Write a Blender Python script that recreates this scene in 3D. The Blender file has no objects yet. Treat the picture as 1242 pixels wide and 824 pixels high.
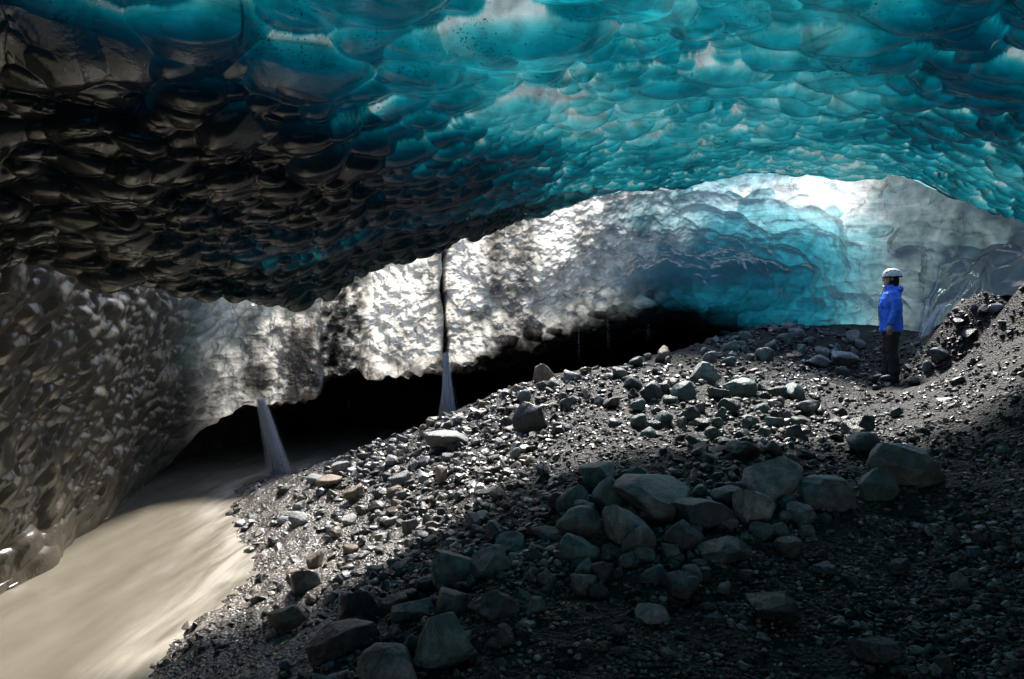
import bpy, bmesh, math, random
import numpy as np
from mathutils import Vector, Matrix

SC = bpy.context.scene
COL = SC.collection
CAMZ = 2.5                      # camera height above the river
F = 824.0                       # focal length in photo pixels (photo 1242 x 824)
UC, VC = 621.0, 412.0

def at(u, v, y):                # a point of the place seen at photo pixel (u, v), y metres in front
    return ((u-UC)/F*y, y, CAMZ+(VC-v)/F*y)

def sstep(a, b, x):
    t = np.clip((x-a)/(b-a), 0, 1)
    return t*t*(3-2*t)

# ------------------------------------------------------------------ noise (numpy)
def _mix(h):
    h = (h ^ (h >> np.uint32(13)))*np.uint32(1274126177)
    h = (h ^ (h >> np.uint32(16)))*np.uint32(2246822519)
    return ((h ^ (h >> np.uint32(15))) & np.uint32(0xffffff)).astype(np.float32)*np.float32(2/16777215.0)-np.float32(1)

def vnoise(P, s, seed=0):
    Q = np.asarray(P)*s
    sh = Q.shape[:-1]; Q = Q.reshape(-1, 3); out = np.empty(len(Q), np.float32)
    m32 = 0xffffffff
    for k in range(0, len(Q), 60000):
        q = Q[k:k+60000]; I = np.floor(q); f = (q-I).astype(np.float32); f = f*f*f*(f*(f*6-15)+10)
        I = I.astype(np.int64)
        fx, fy, fz = f[:, 0], f[:, 1], f[:, 2]
        X = [((I[:, 0]+a)*374761393 & m32).astype(np.uint32) for a in (0, 1)]
        Y = [((I[:, 1]+a)*668265263 & m32).astype(np.uint32) for a in (0, 1)]
        Z = [((I[:, 2]+a)*2147483647+seed*974634541 & m32).astype(np.uint32) for a in (0, 1)]
        XY = {(a, b): X[a]+Y[b] for a in (0, 1) for b in (0, 1)}
        def e(b, d): l = _mix(XY[0, b]+Z[d]); return l+(_mix(XY[1, b]+Z[d])-l)*fx
        l0 = e(0, 0); l0 = l0+(e(1, 0)-l0)*fy; l1 = e(0, 1); l1 = l1+(e(1, 1)-l1)*fy
        out[k:k+60000] = l0+(l1-l0)*fz
    return out.reshape(sh).astype(np.float64)

def fbm(P, s, octaves=4, seed=0, gain=.5):
    out = 0; a = 1; t = 0
    for k in range(octaves):
        out = out + a*vnoise(P, s*2.03**k, seed+k*17); t += a; a *= gain
    return out/t

# ------------------------------------------------------------------ mesh helpers
def grid_faces(nr, nc):
    i = np.arange(nr-1)[:, None]*nc + np.arange(nc-1)[None, :]
    return np.stack([i, i+1, i+nc+1, i+nc], -1).reshape(-1, 4)

def make_mesh(name, V, Fc, smooth=True):
    V = np.asarray(V, dtype=np.float32).reshape(-1, 3); Fc = np.asarray(Fc, dtype=np.int32)
    k = Fc.shape[1]; n = len(Fc)
    me = bpy.data.meshes.new(name)
    me.vertices.add(len(V)); me.vertices.foreach_set('co', V.ravel())
    me.loops.add(n*k); me.loops.foreach_set('vertex_index', Fc.ravel())
    me.polygons.add(n)
    me.polygons.foreach_set('loop_start', np.arange(0, n*k, k, dtype=np.int32))
    try: me.polygons.foreach_set('loop_total', np.full(n, k, dtype=np.int32))
    except Exception: pass
    me.update(calc_edges=True)
    me.polygons.foreach_set('use_smooth', np.full(n, smooth))
    return me

def link(name, me, mat=None, parent=None):
    o = bpy.data.objects.new(name, me); COL.objects.link(o)
    if mat is not None and not me.materials: me.materials.append(mat)
    if parent is not None: o.parent = parent
    return o

def tag(o, label=None, cat=None, group=None, kind=None):
    if label: o['label'] = label
    if cat: o['category'] = cat
    if group: o['group'] = group
    if kind: o['kind'] = kind
    return o

def attr_f(me, name, A):
    a = me.attributes.new(name, 'FLOAT', 'POINT'); a.data.foreach_set('value', np.asarray(A, np.float32).ravel())
def attr_v(me, name, A):
    a = me.attributes.new(name, 'FLOAT_VECTOR', 'POINT'); a.data.foreach_set('vector', np.asarray(A, np.float32).ravel())

def crmat(n, t):                # Catmull-Rom weights: samples t in [0, n-1] over n control rows
    t = np.asarray(t, float); i = np.clip(np.floor(t).astype(int), 0, n-2); f = t-i
    W = np.zeros((len(t), n)); r = np.arange(len(t))
    w = [-.5*f+f*f-.5*f**3, 1-2.5*f*f+1.5*f**3, .5*f+2*f*f-1.5*f**3, -.5*f*f+.5*f**3]
    for k in range(4):
        np.add.at(W, (r, np.clip(i-1+k, 0, n-1)), w[k])
    return W

def samples(spans):             # [(from, to, count), ...] -> one increasing list
    out = []
    for a, b, n in spans: out.append(np.linspace(a, b, n, endpoint=False))
    out.append(np.array([spans[-1][1]])); return np.concatenate(out)

def normals(P, inside):
    du = np.gradient(P, axis=1); dv = np.gradient(P, axis=0)
    N = np.cross(du, dv); N /= np.maximum(np.linalg.norm(N, axis=-1, keepdims=True), 1e-9)
    if inside is not None:
        s = np.sign((N*(np.asarray(inside)-P)).sum(-1).mean()); N = N*s
    return N

def project(P):
    y = np.maximum(P[..., 1], .3)
    return P[..., 0]/y*F+UC, VC-(P[..., 2]-CAMZ)/y*F

# scale-like scallops melted into the ice: each one is its own lop-sided dome, neighbours overlap
def scallops(P, N, size, flow, amp, seed, lim=6000, gap=.72, elong=1.35, steep=.55, weight=None, tilt=.28, tail=1.25, cap=1.0):
    rng = np.random.default_rng(seed)
    nr, nc = P.shape[:2]
    A = np.linalg.norm(np.cross(np.gradient(P, axis=1), np.gradient(P, axis=0)), axis=-1)
    w = A/size**2
    if weight is not None: w = w*weight
    cdf = np.cumsum(w.ravel()); M = int(min(cdf[-1]*6, 60000))
    cand = np.searchsorted(cdf, rng.random(M)*cdf[-1])
    Pf = P.reshape(-1, 3); Sf = size.ravel()
    acc = np.zeros((lim, 3)); ids = []
    for c in cand:
        p = Pf[c]; n = len(ids)
        if n and ((acc[:n]-p)**2).sum(1).min() < (gap*Sf[c]*rng.uniform(.6, 1.25))**2: continue
        acc[n] = p; ids.append(c)
        if len(ids) >= lim: break
    H = np.full((nr, nc), -9.0); ID = np.zeros((nr, nc)); L = np.zeros((nr, nc))
    sp_c = np.linalg.norm(np.gradient(P, axis=1), axis=-1); sp_r = np.linalg.norm(np.gradient(P, axis=0), axis=-1)
    for c in ids:
        i, j = divmod(int(c), nc); r = size[i, j]*min(math.exp(rng.normal(0, .33)), 2.0)
        hr = min(int(2.0*r/max(sp_r[i, j], 1e-4))+2, 260); hc = min(int(2.0*r/max(sp_c[i, j], 1e-4))+2, 260)
        sl = (slice(max(i-hr, 0), i+hr+1), slice(max(j-hc, 0), j+hc+1))
        n = N[i, j]; f = flow(P[i, j]); f = f-n*(f@n); f /= np.linalg.norm(f)+1e-9
        s = np.cross(n, f); a = rng.normal(0, .3)
        f, s = f*math.cos(a)+s*math.sin(a), s*math.cos(a)-f*math.sin(a)
        D = P[sl]-P[i, j]
        b = D@f/r; q = D@s/(r*elong*rng.uniform(.8, 1.25))
        q = q + .25*b*rng.normal(0, .6)
        b = b + .22*q*q                                            # crescent-shaped front
        d2 = q*q + np.where(b > 0, (b/steep)**2, (b/tail)**2)
        k = rng.uniform(.6, 1.25)
        h = amp*(.5*size[i, j]+.5*r)*(k*(cap*(np.sqrt(np.maximum(1.5-d2, 0))-.35)+(1-cap)*(1-.8*d2)) + tilt*b)
        h = np.where(d2 < 1.5, h, -9.0)
        Hs = H[sl]; m = h > Hs
        Hs[m] = h[m]; ID[sl][m] = rng.random(); L[sl][m] = np.sqrt(d2[m])
    H = np.maximum(H, -amp*size*.35)
    return H, ID, np.clip(L, 0, 1.2)

def blur(H, n=1):
    for _ in range(n):
        for ax in (0, 1):
            G = np.pad(H, [(1, 1) if k == ax else (0, 0) for k in (0, 1)], mode='edge')
            H = (np.take(G, range(0, H.shape[ax]), ax)+2*H+np.take(G, range(2, H.shape[ax]+2), ax))/4
    return H

# ------------------------------------------------------------------ materials
def new_mat(name):
    m = bpy.data.materials.new(name); m.use_nodes = True
    nt = m.node_tree; nt.nodes.clear()
    return m, nt, nt.nodes, nt.links

def N_(nt, typ, **kw):
    n = nt.nodes.new(typ)
    for k, v in kw.items():
        if k.startswith('i_'): n.inputs[k[2:].replace('_', ' ')].default_value = v
        else: setattr(n, k, v)
    return n

def noise_node(nt, scale, detail=4, rough=.55, vec=None, dist=0):
    n = N_(nt, 'ShaderNodeTexNoise'); n.inputs['Scale'].default_value = scale
    n.inputs['Detail'].default_value = detail; n.inputs['Roughness'].default_value = rough
    n.inputs['Distortion'].default_value = dist
    if vec is not None: nt.links.new(vec, n.inputs['Vector'])
    return n

def ramp(nt, fac, stops):
    r = N_(nt, 'ShaderNodeValToRGB'); e = r.color_ramp.elements
    while len(e) < len(stops): e.new(.5)
    for el, (p, c) in zip(e, stops): el.position = p; el.color = (*c, 1) if len(c) == 3 else c
    nt.links.new(fac, r.inputs['Fac']); return r

def ice_material(name, speck=.62, rough=.1, bump=.15, fine=38, clear=.5, clear_rough=.12, ior=1.4):
    m, nt, nd, lk = new_mat(name)
    out = N_(nt, 'ShaderNodeOutputMaterial')
    geo = N_(nt, 'ShaderNodeNewGeometry'); pos = geo.outputs['Position']
    at_ = N_(nt, 'ShaderNodeAttribute', attribute_name='trans'); ad = N_(nt, 'ShaderNodeAttribute', attribute_name='body')
    n1 = noise_node(nt, 5, 5, .6, pos, .6); n2 = noise_node(nt, fine, 3, .6, pos)
    # cloudy layers and bubbles in the ice
    cl = ramp(nt, n1.outputs['Fac'], [(.3, (.55,)*3), (.7, (1.25,)*3)])
    mul = N_(nt, 'ShaderNodeMix', data_type='RGBA', blend_type='MULTIPLY'); mul.inputs['Factor'].default_value = 1
    lk.new(at_.outputs['Vector'], mul.inputs['A']); lk.new(cl.outputs['Color'], mul.inputs['B'])
    ml = N_(nt, 'ShaderNodeMapping'); lk.new(pos, ml.inputs['Vector']); ml.inputs['Rotation'].default_value = (.35, .5, .3); ml.inputs['Scale'].default_value = (.35, .6, 5)
    nl = noise_node(nt, 2.2, 6, .65, ml.outputs[0], .7)
    lay = ramp(nt, nl.outputs['Fac'], [(.34, (.35,)*3), (.45, (1,)*3), (.6, (1,)*3), (.7, (1.35,)*3)])
    mlay = N_(nt, 'ShaderNodeMix', data_type='RGBA', blend_type='MULTIPLY'); mlay.inputs['Factor'].default_value = .6
    # specks of black sediment, in patches
    n3 = noise_node(nt, 1.7, 2, .5, pos); n4 = noise_node(nt, 60, 2, .5, pos)
    add = N_(nt, 'ShaderNodeMath', operation='MULTIPLY_ADD'); lk.new(n3.outputs['Fac'], add.inputs[0]); add.inputs[1].default_value = .55; lk.new(n4.outputs['Fac'], add.inputs[2])
    sp = ramp(nt, add.outputs[0], [(speck+.28, (1,)*3), (speck+.34, (.15,)*3)])
    mul2 = N_(nt, 'ShaderNodeMix', data_type='RGBA', blend_type='MULTIPLY'); mul2.inputs['Factor'].default_value = 1
    lk.new(mul.outputs['Result'], mlay.inputs['A']); lk.new(lay.outputs['Color'], mlay.inputs['B'])
    lk.new(mlay.outputs['Result'], mul2.inputs['A']); lk.new(sp.outputs['Color'], mul2.inputs['B'])
    bp = N_(nt, 'ShaderNodeBump'); bp.inputs['Strength'].default_value = bump; bp.inputs['Distance'].default_value = .02
    lk.new(n2.outputs['Fac'], bp.inputs['Height'])
    bq = N_(nt, 'ShaderNodeBump'); bq.inputs['Strength'].default_value = .1; bq.inputs['Distance'].default_value = .05
    nb = noise_node(nt, 9, 3, .5, pos, .8)
    lk.new(nb.outputs['Fac'], bq.inputs['Height']); lk.new(bp.outputs['Normal'], bq.inputs['Normal'])
    tr = N_(nt, 'ShaderNodeBsdfTranslucent'); lk.new(mul2.outputs['Result'], tr.inputs['Color']); lk.new(bq.outputs['Normal'], tr.inputs['Normal'])
    df = N_(nt, 'ShaderNodeBsdfDiffuse'); lk.new(ad.outputs['Vector'], df.inputs['Color']); lk.new(bq.outputs['Normal'], df.inputs['Normal'])
    rf = N_(nt, 'ShaderNodeBsdfRefraction'); rf.inputs['IOR'].default_value = 1.31; rf.inputs['Roughness'].default_value = clear_rough
    lk.new(mul2.outputs['Result'], rf.inputs['Color']); lk.new(bq.outputs['Normal'], rf.inputs['Normal'])
    cm = N_(nt, 'ShaderNodeMixShader'); cm.inputs[0].default_value = clear; lk.new(tr.outputs[0], cm.inputs[1]); lk.new(rf.outputs[0], cm.inputs[2])
    s = N_(nt, 'ShaderNodeAddShader'); lk.new(cm.outputs[0], s.inputs[0]); lk.new(df.outputs[0], s.inputs[1])
    fr = N_(nt, 'ShaderNodeFresnel'); fr.inputs['IOR'].default_value = ior; lk.new(bq.outputs['Normal'], fr.inputs['Normal'])
    gl = N_(nt, 'ShaderNodeBsdfGlossy'); ag = N_(nt, 'ShaderNodeAttribute', attribute_name='gloss'); lk.new(ag.outputs['Fac'], gl.inputs['Roughness']); lk.new(bq.outputs['Normal'], gl.inputs['Normal'])
    mx = N_(nt, 'ShaderNodeMixShader'); aw = N_(nt, 'ShaderNodeAttribute', attribute_name='shine'); mw = N_(nt, 'ShaderNodeMath', operation='MULTIPLY'); lk.new(fr.outputs[0], mw.inputs[0]); lk.new(aw.outputs['Fac'], mw.inputs[1]); lk.new(mw.outputs[0], mx.inputs[0]); lk.new(s.outputs[0], mx.inputs[1]); lk.new(gl.outputs[0], mx.inputs[2])
    lk.new(mx.outputs[0], out.inputs['Surface'])
    return m

def stone_material(name, stops, wet=.35, scale=6, bump=.4, spots=None, vecs=True, rnd=True):
    m, nt, nd, lk = new_mat(name)
    out = N_(nt, 'ShaderNodeOutputMaterial')
    tc = N_(nt, 'ShaderNodeTexCoord') if vecs else N_(nt, 'ShaderNodeNewGeometry')
    vec = tc.outputs['Object'] if vecs else tc.outputs['Position']
    n1 = noise_node(nt, scale, 8, .62, vec, .4); n2 = noise_node(nt, scale*7, 5, .6, vec)
    r = ramp(nt, n1.outputs['Fac'], stops)
    mul = N_(nt, 'ShaderNodeMix', data_type='RGBA', blend_type='MULTIPLY'); mul.inputs['Factor'].default_value = .7
    r2 = ramp(nt, n2.outputs['Fac'], [(.3, (.45,)*3), (.7, (1.3,)*3)])
    lk.new(r.outputs['Color'], mul.inputs['A']); lk.new(r2.outputs['Color'], mul.inputs['B'])
    p = N_(nt, 'ShaderNodeBsdfPrincipled'); p.inputs['IOR'].default_value = 1.5
    lk.new(mul.outputs['Result'], p.inputs['Base Color'])
    rr = N_(nt, 'ShaderNodeMapRange'); lk.new(n1.outputs['Fac'], rr.inputs['Value'])
    rr.inputs['From Min'].default_value = .3; rr.inputs['From Max'].default_value = .7
    rr.inputs['To Min'].default_value = max(wet-.12, .08); rr.inputs['To Max'].default_value = wet+.2
    lk.new(rr.outputs[0], p.inputs['Roughness'])
    bp = N_(nt, 'ShaderNodeBump'); bp.inputs['Strength'].default_value = bump; bp.inputs['Distance'].default_value = .03
    ad = N_(nt, 'ShaderNodeMath', operation='MULTIPLY_ADD'); lk.new(n2.outputs['Fac'], ad.inputs[0]); ad.inputs[1].default_value = .45; lk.new(n1.outputs['Fac'], ad.inputs[2])
    lk.new(ad.outputs[0], bp.inputs['Height']); lk.new(bp.outputs['Normal'], p.inputs['Normal'])
    lk.new(p.outputs[0], out.inputs['Surface'])
    return m

def simple_mat(name, col, rough=.5, spec=.5, noise=0, scale=30, bump=0, metal=0):
    m, nt, nd, lk = new_mat(name)
    out = N_(nt, 'ShaderNodeOutputMaterial'); p = N_(nt, 'ShaderNodeBsdfPrincipled')
    p.inputs['Base Color'].default_value = (*col, 1); p.inputs['Roughness'].default_value = rough
    p.inputs['Specular IOR Level'].default_value = spec; p.inputs['Metallic'].default_value = metal
    tc = N_(nt, 'ShaderNodeTexCoord'); n = noise_node(nt, scale, 4, .6, tc.outputs['Object'])
    if noise:
        r = ramp(nt, n.outputs['Fac'], [(.3, tuple(c*(1-noise) for c in col)), (.7, tuple(min(1, c*(1+noise)) for c in col))])
        lk.new(r.outputs['Color'], p.inputs['Base Color'])
    if bump:
        b = N_(nt, 'ShaderNodeBump'); b.inputs['Strength'].default_value = bump; b.inputs['Distance'].default_value = .01
        lk.new(n.outputs['Fac'], b.inputs['Height']); lk.new(b.outputs['Normal'], p.inputs['Normal'])
    lk.new(p.outputs[0], out.inputs['Surface'])
    return m

# ------------------------------------------------------------------ terrain: height field through surveyed points
TP = [(621,824,3.0),(1242,824,3.0),(900,824,3.0),(400,824,3.5),(290,824,4.1),(180,824,4.95),(225,770,5.7),(270,730,6.45),(310,700,7.12),
      (308,672,7.85),(300,655,8.4),(285,620,9.85),(290,590,11.5),
      (480,640,7.2),(640,620,5.7),(700,620,5.3),(500,735,4.3),(440,760,4.4),(360,760,5.1),(400,690,6.3),(640,540,8),(750,500,8.5),(560,520,9.5),(400,590,9.3),(340,640,8.4),
      (350,578,11.2),(430,547,11),(500,522,11),(600,482,11.3),(660,463,11.5),(780,435,12),(870,412,13),(950,397,13.5),(1060,397,14),(1130,412,13),
      (760,590,5.6),(950,580,5.8),(1100,575,5.8),(900,520,7.5),(900,480,9),(1080,466,11),(1242,470,10.5),(1000,430,12.4),(1242,560,5.9),
      (1000,700,4.1),(1242,700,4.1),(700,720,4.0),(820,445,10.8),(1000,465,10.4),
      (1242,342,9.2),(1195,345,10.3),(1165,362,11),(1242,400,8.7),(1180,425,10.2),(1125,425,11.4),(1140,405,11.9),(1120,412,12.6),(1290,330,8.8),(1400,330,8.0),(1500,380,6.5),(1400,470,5.5)]
XYZ = [at(*p) for p in TP]
XYZ += [(-3.2,13.2,.05),(-1.6,13,.2),(0,13.3,.3),(1.5,14,.8),(3.5,15.5,1.7),(5.5,16,2.4),(7.5,15.5,2.5),(11,12,2.6),(13,8,2.6),(12,3,1.6),(9,0,1.2),
        (-4,6.4,-.6),(-5,8,-.8),(-5.5,10,-.8),(-4.2,4,-.8),(-3.6,5,-.55),(-6,12.5,-.7),(-7,15,-.6),(-3,17,-.2),(2,18,.5),(8,19,2.4),(14,17,2.5),
        (0,0,.95),(3,0,1.0),(-2.2,2.5,.45),(-4,0,-.2),(0,-4,1),(6,-4,1.2),(-7,-3,.2),(-9,5,-.8),(-10,10,-.8),(-11,18,0),(3,1.5,1),(0,1.5,.97)]
XYZ = np.array(XYZ)
def _tps(r2): return np.where(r2 > 0, r2*np.log(np.maximum(r2, 1e-12)), 0)
def _solve():
    n = len(XYZ); xy = XYZ[:, :2]
    K = _tps(((xy[:, None]-xy[None])**2).sum(-1)) + np.eye(n)*.08
    Pm = np.c_[np.ones(n), xy]
    M = np.block([[K, Pm], [Pm.T, np.zeros((3, 3))]])
    return np.linalg.solve(M, np.r_[XYZ[:, 2], 0, 0, 0])
TW = _solve()
def ground_z(x, y):
    x = np.asarray(x, float); y = np.asarray(y, float); sh = x.shape
    x = x.ravel(); y = y.ravel(); out = np.zeros(len(x))
    for k in range(0, len(x), 40000):
        xx, yy = np.clip(x[k:k+40000], -13, 15), np.clip(y[k:k+40000], -6, 20)
        r2 = (xx[:, None]-XYZ[None, :, 0])**2+(yy[:, None]-XYZ[None, :, 1])**2
        out[k:k+40000] = _tps(r2)@TW[:-3]+TW[-3]+TW[-2]*xx+TW[-1]*yy
    return np.clip(out, -1.0, 3.4).reshape(sh)

def shelf(x, y, z):             # wet washed-out bank next to the river: 1 there, 0 on loose rubble
    u = x/np.maximum(y, .5)*F+UC
    n = .5*vnoise(np.stack([x, y, 0*x], -1), .8, 47)
    return (1-sstep(.3, .85, z+.3*n))*(1-sstep(-1.9, -.7, x+.16*(y-6)+n))

def ground_full(x, y):          # with the lumps of the surface
    z = ground_z(x, y)
    P = np.stack([x, y, np.zeros_like(x)], -1)
    w = shelf(x, y, z)
    bumps = .075*fbm(P, 1.6, 4, 3)+.03*fbm(P, 7, 3, 9)
    rid = np.abs(vnoise(P*np.array([1, .6, 1]), 5.5, 41)); rid2 = np.abs(vnoise(P, 12, 43))
    return z + bumps*(1-.5*w) + w*(.05*(.35-rid)+.02*(.35-rid2))

GX = np.concatenate([np.linspace(-70, -8, 14, endpoint=False), np.linspace(-8, -4.6, 40, endpoint=False), np.linspace(-4.6, 3.2, 520, endpoint=False), np.linspace(3.2, 9, 230, endpoint=False), np.linspace(9, 15, 40, endpoint=False), np.linspace(15, 75, 12)])
GY = np.concatenate([np.linspace(-60, -6, 12, endpoint=False), np.linspace(-6, 2.4, 60, endpoint=False), np.linspace(2.4, 6, 280, endpoint=False), np.linspace(6, 14.5, 430, endpoint=False), np.linspace(14.5, 20, 50, endpoint=False), np.linspace(20, 90, 14)])
gx, gy = np.meshgrid(GX, GY)
gz = ground_full(gx, gy)
me = make_mesh('ground', np.stack([gx, gy, gz], -1), grid_faces(*gx.shape))
attr_f(me, 'wet', shelf(gx, gy, ground_z(gx, gy)))
attr_f(me, 'earth', sstep(5.2, 6.6, gx+.35*vnoise(np.stack([gx, gy, 0*gx], -1), 1.1, 48))*sstep(1.75, 2.2, gz))  # brown soil of the mound, darkened further in place of shade

def ground_material():
    m, nt, nd, lk = new_mat('gravelly_ground')
    out = N_(nt, 'ShaderNodeOutputMaterial'); geo = N_(nt, 'ShaderNodeNewGeometry'); pos = geo.outputs['Position']
    wet = N_(nt, 'ShaderNodeAttribute', attribute_name='wet')
    n1 = noise_node(nt, 2.2, 6, .65, pos); n2 = noise_node(nt, 26, 6, .7, pos)
    vo = N_(nt, 'ShaderNodeTexVoronoi'); vo.inputs['Scale'].default_value = 34; lk.new(pos, vo.inputs['Vector'])
    c1 = ramp(nt, n2.outputs['Fac'], [(.3, (.008, .008, .008)), (.55, (.024, .023, .022)), (.75, (.06, .057, .054))])
    c2 = ramp(nt, n2.outputs['Fac'], [(.3, (.07, .066, .06)), (.55, (.17, .16, .147)), (.75, (.32, .3, .28))])
    mx = N_(nt, 'ShaderNodeMix', data_type='RGBA'); lk.new(wet.outputs['Fac'], mx.inputs['Factor']); lk.new(c1.outputs['Color'], mx.inputs['A']); lk.new(c2.outputs['Color'], mx.inputs['B'])
    ea = N_(nt, 'ShaderNodeAttribute', attribute_name='earth'); me_ = N_(nt, 'ShaderNodeMix', data_type='RGBA'); lk.new(ea.outputs['Fac'], me_.inputs['Factor']); lk.new(mx.outputs['Result'], me_.inputs['A'])
    ce = ramp(nt, n2.outputs['Fac'], [(.3, (.008, .0065, .0055)), (.7, (.03, .024, .02))]); lk.new(ce.outputs['Color'], me_.inputs['B']); mx = me_
    br = ramp(nt, n1.outputs['Fac'], [(.35, (.7, .68, .66)), (.65, (1.2, 1.12, 1.05))])
    ml = N_(nt, 'ShaderNodeMix', data_type='RGBA', blend_type='MULTIPLY'); ml.inputs['Factor'].default_value = 1
    lk.new(mx.outputs['Result'], ml.inputs['A']); lk.new(br.outputs['Color'], ml.inputs['B'])
    p = N_(nt, 'ShaderNodeBsdfPrincipled'); lk.new(ml.outputs['Result'], p.inputs['Base Color'])
    rg = N_(nt, 'ShaderNodeMapRange'); lk.new(wet.outputs['Fac'], rg.inputs['Value']); rg.inputs['To Min'].default_value = .62; rg.inputs['To Max'].default_value = .15
    lk.new(rg.outputs[0], p.inputs['Roughness'])
    rs = N_(nt, 'ShaderNodeMapRange'); lk.new(wet.outputs['Fac'], rs.inputs['Value']); rs.inputs['To Min'].default_value = .22; rs.inputs['To Max'].default_value = .6; lk.new(rs.outputs[0], p.inputs['Specular IOR Level'])
    b1 = N_(nt, 'ShaderNodeBump'); b1.inputs['Strength'].default_value = .9; b1.inputs['Distance'].default_value = .022
    lk.new(vo.outputs['Distance'], b1.inputs['Height'])
    b2 = N_(nt, 'ShaderNodeBump'); b2.inputs['Strength'].default_value = .8; b2.inputs['Distance'].default_value = .02
    n5 = noise_node(nt, 18, 6, .6, pos, .5)
    lk.new(n5.outputs['Fac'], b2.inputs['Height']); lk.new(b1.outputs['Normal'], b2.inputs['Normal'])
    lk.new(b2.outputs['Normal'], p.inputs['Normal']); lk.new(p.outputs[0], out.inputs['Surface'])
    return m
tag(link('ground', me, ground_material()), 'dark gravelly moraine floor with a wet silty bank along the brown river', 'ground', kind='structure')

# ------------------------------------------------------------------ river
def water_material():
    m, nt, nd, lk = new_mat('silty_water')
    out = N_(nt, 'ShaderNodeOutputMaterial'); geo = N_(nt, 'ShaderNodeNewGeometry')
    mp = N_(nt, 'ShaderNodeMapping'); lk.new(geo.outputs['Position'], mp.inputs['Vector'])
    mp.inputs['Rotation'].default_value = (0, 0, math.radians(12)); mp.inputs['Scale'].default_value = (1.5, .2, 1)
    n1 = noise_node(nt, 1.1, 5, .55, mp.outputs[0], .5); n2 = noise_node(nt, 3, 4, .6, mp.outputs[0], .3)
    foam = N_(nt, 'ShaderNodeAttribute', attribute_name='foam')
    c = ramp(nt, n1.outputs['Fac'], [(.3, (.142, .126, .09)), (.65, (.154, .136, .098))])
    fm = N_(nt, 'ShaderNodeMath', operation='MULTIPLY'); lk.new(foam.outputs['Fac'], fm.inputs[0])
    fr = ramp(nt, n2.outputs['Fac'], [(.38, (0,)*3), (.62, (1,)*3)]); lk.new(fr.outputs['Color'], fm.inputs[1])
    mx = N_(nt, 'ShaderNodeMix', data_type='RGBA'); lk.new(fm.outputs[0], mx.inputs['Factor']); lk.new(c.outputs['Color'], mx.inputs['A']); mx.inputs['B'].default_value = (.42, .38, .32, 1)
    p = N_(nt, 'ShaderNodeBsdfPrincipled'); lk.new(mx.outputs['Result'], p.inputs['Base Color']); p.inputs['Roughness'].default_value = .38; p.inputs['IOR'].default_value = 1.33
    p.inputs['Specular IOR Level'].default_value = .35
    b = N_(nt, 'ShaderNodeBump'); b.inputs['Strength'].default_value = .12; b.inputs['Distance'].default_value = .05
    lk.new(n2.outputs['Fac'], b.inputs['Height']); lk.new(b.outputs['Normal'], p.inputs['Normal'])
    lk.new(p.outputs[0], out.inputs['Surface']); return m
wx, wy = np.meshgrid(np.linspace(-12, 0, 240), np.linspace(1.5, 20, 300))
wP = np.stack([wx, wy, np.zeros_like(wx)], -1)
dep = -ground_z(wx, wy)
wz = .018*vnoise(wP*np.array([1.6, .5, 1]), 2.2, 5)+.008*vnoise(wP*np.array([2.2, .7, 1]), 5, 6)
me = make_mesh('water', np.stack([wx, wy, wz], -1), grid_faces(*wx.shape))
attr_f(me, 'foam', (1-sstep(.0, .42, dep))*.9+.07)
tag(link('water', me, water_material()), 'smooth milky brown meltwater river flowing under the ice', 'river', kind='structure')
# ------------------------------------------------------------------ ice ceiling: one curved sheet ending in a rolled lip below the skylight
LIP = [(-900,330,3.4),(-450,330,3.8),(-200,318,4.6),(0,302,5.7),(110,312,6.1),(200,332,6.6),(290,352,7.0),(365,368,7.5),(450,330,7.9),(540,296,8.4),(620,264,9.0),(700,238,9.1),(790,222,9.3),
       (900,214,9.5),(1000,212,9.5),(1090,216,9.4),(1170,240,9.2),(1242,266,8.9),(1340,300,8.4),(1500,350,7.6),(1800,420,6.5)]
NEARZ = {-900:.9,-450:1.3,-200:1.75,0:2.0}
def ceiling_ctrl():
    rows = []
    cols = []
    for (u, v, y) in LIP:
        x, yy, z = at(u, v, y)
        yn = 4.2 if u > 200 else (3.9 if u > -100 else 3.3)
        zn = CAMZ+np.interp(u, [-900,-450,-200,0,150,500,900,1242,1500,1800], [.8,2.1,2.5,2.4,2.4,2.5,2.6,2.5,2.0,.6])
        c = []
        hw = x/y
        up = np.interp(u, [300, 600, 760, 1000], [.35, .36, .09, .06])
        q = up/.36
        c.append((hw*(y-.4*q), y-.4*q, z+up*1.4)); c.append((hw*(y+.03), y+.03, z+up)); c.append((hw*(y+.1*q), y+.1*q, z+.5*up))
        c.append((x, yy, z))
        for f, bulge in ((.1, .0), (.25, 0), (.45, 0), (.7, 0)):
            yk = y+(yn-y)*f; g = f**np.interp(u, [0, 500, 900], [1.1, .9, .7])
            zk = z+(zn-z)*g
            c.append((hw*yk, yk, zk))
        c.append((hw*yn, yn, zn))
        wide = max(abs(hw)*5.5, 0)*np.sign(hw)
        c.append((hw*max(yn-1.4, 1.0)*1.1, yn-1.5, zn+.25)); c.append((wide, .5, zn+.35)); c.append((wide*1.1, -3.0, zn-.1)); c.append((wide*1.1, -5, zn-1.35))  # unseen rear left partly open, an added gap for fill light
        if u >= 1800:
            c = [(12.5, p[1], -.5) for p in c]
        if u <= -900:
            c = [(-9.5, p[1], -1.2) for p in c]
        cols.append(c)
    return np.array(cols).transpose(1, 0, 2)
C = ceiling_ctrl()
nrow, ncol = C.shape[:2]
cu = [p[0] for p in LIP]; k0 = 2; k1 = cu.index(1340)
sc_ = samples([(0, k0, 30), (k0, k1, 1250), (k1, ncol-1, 50)])
sr_ = samples([(0, 2, 24), (2, 3, 26), (3, 8, 620), (8, 9, 50), (9, nrow-1, 50)])
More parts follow.
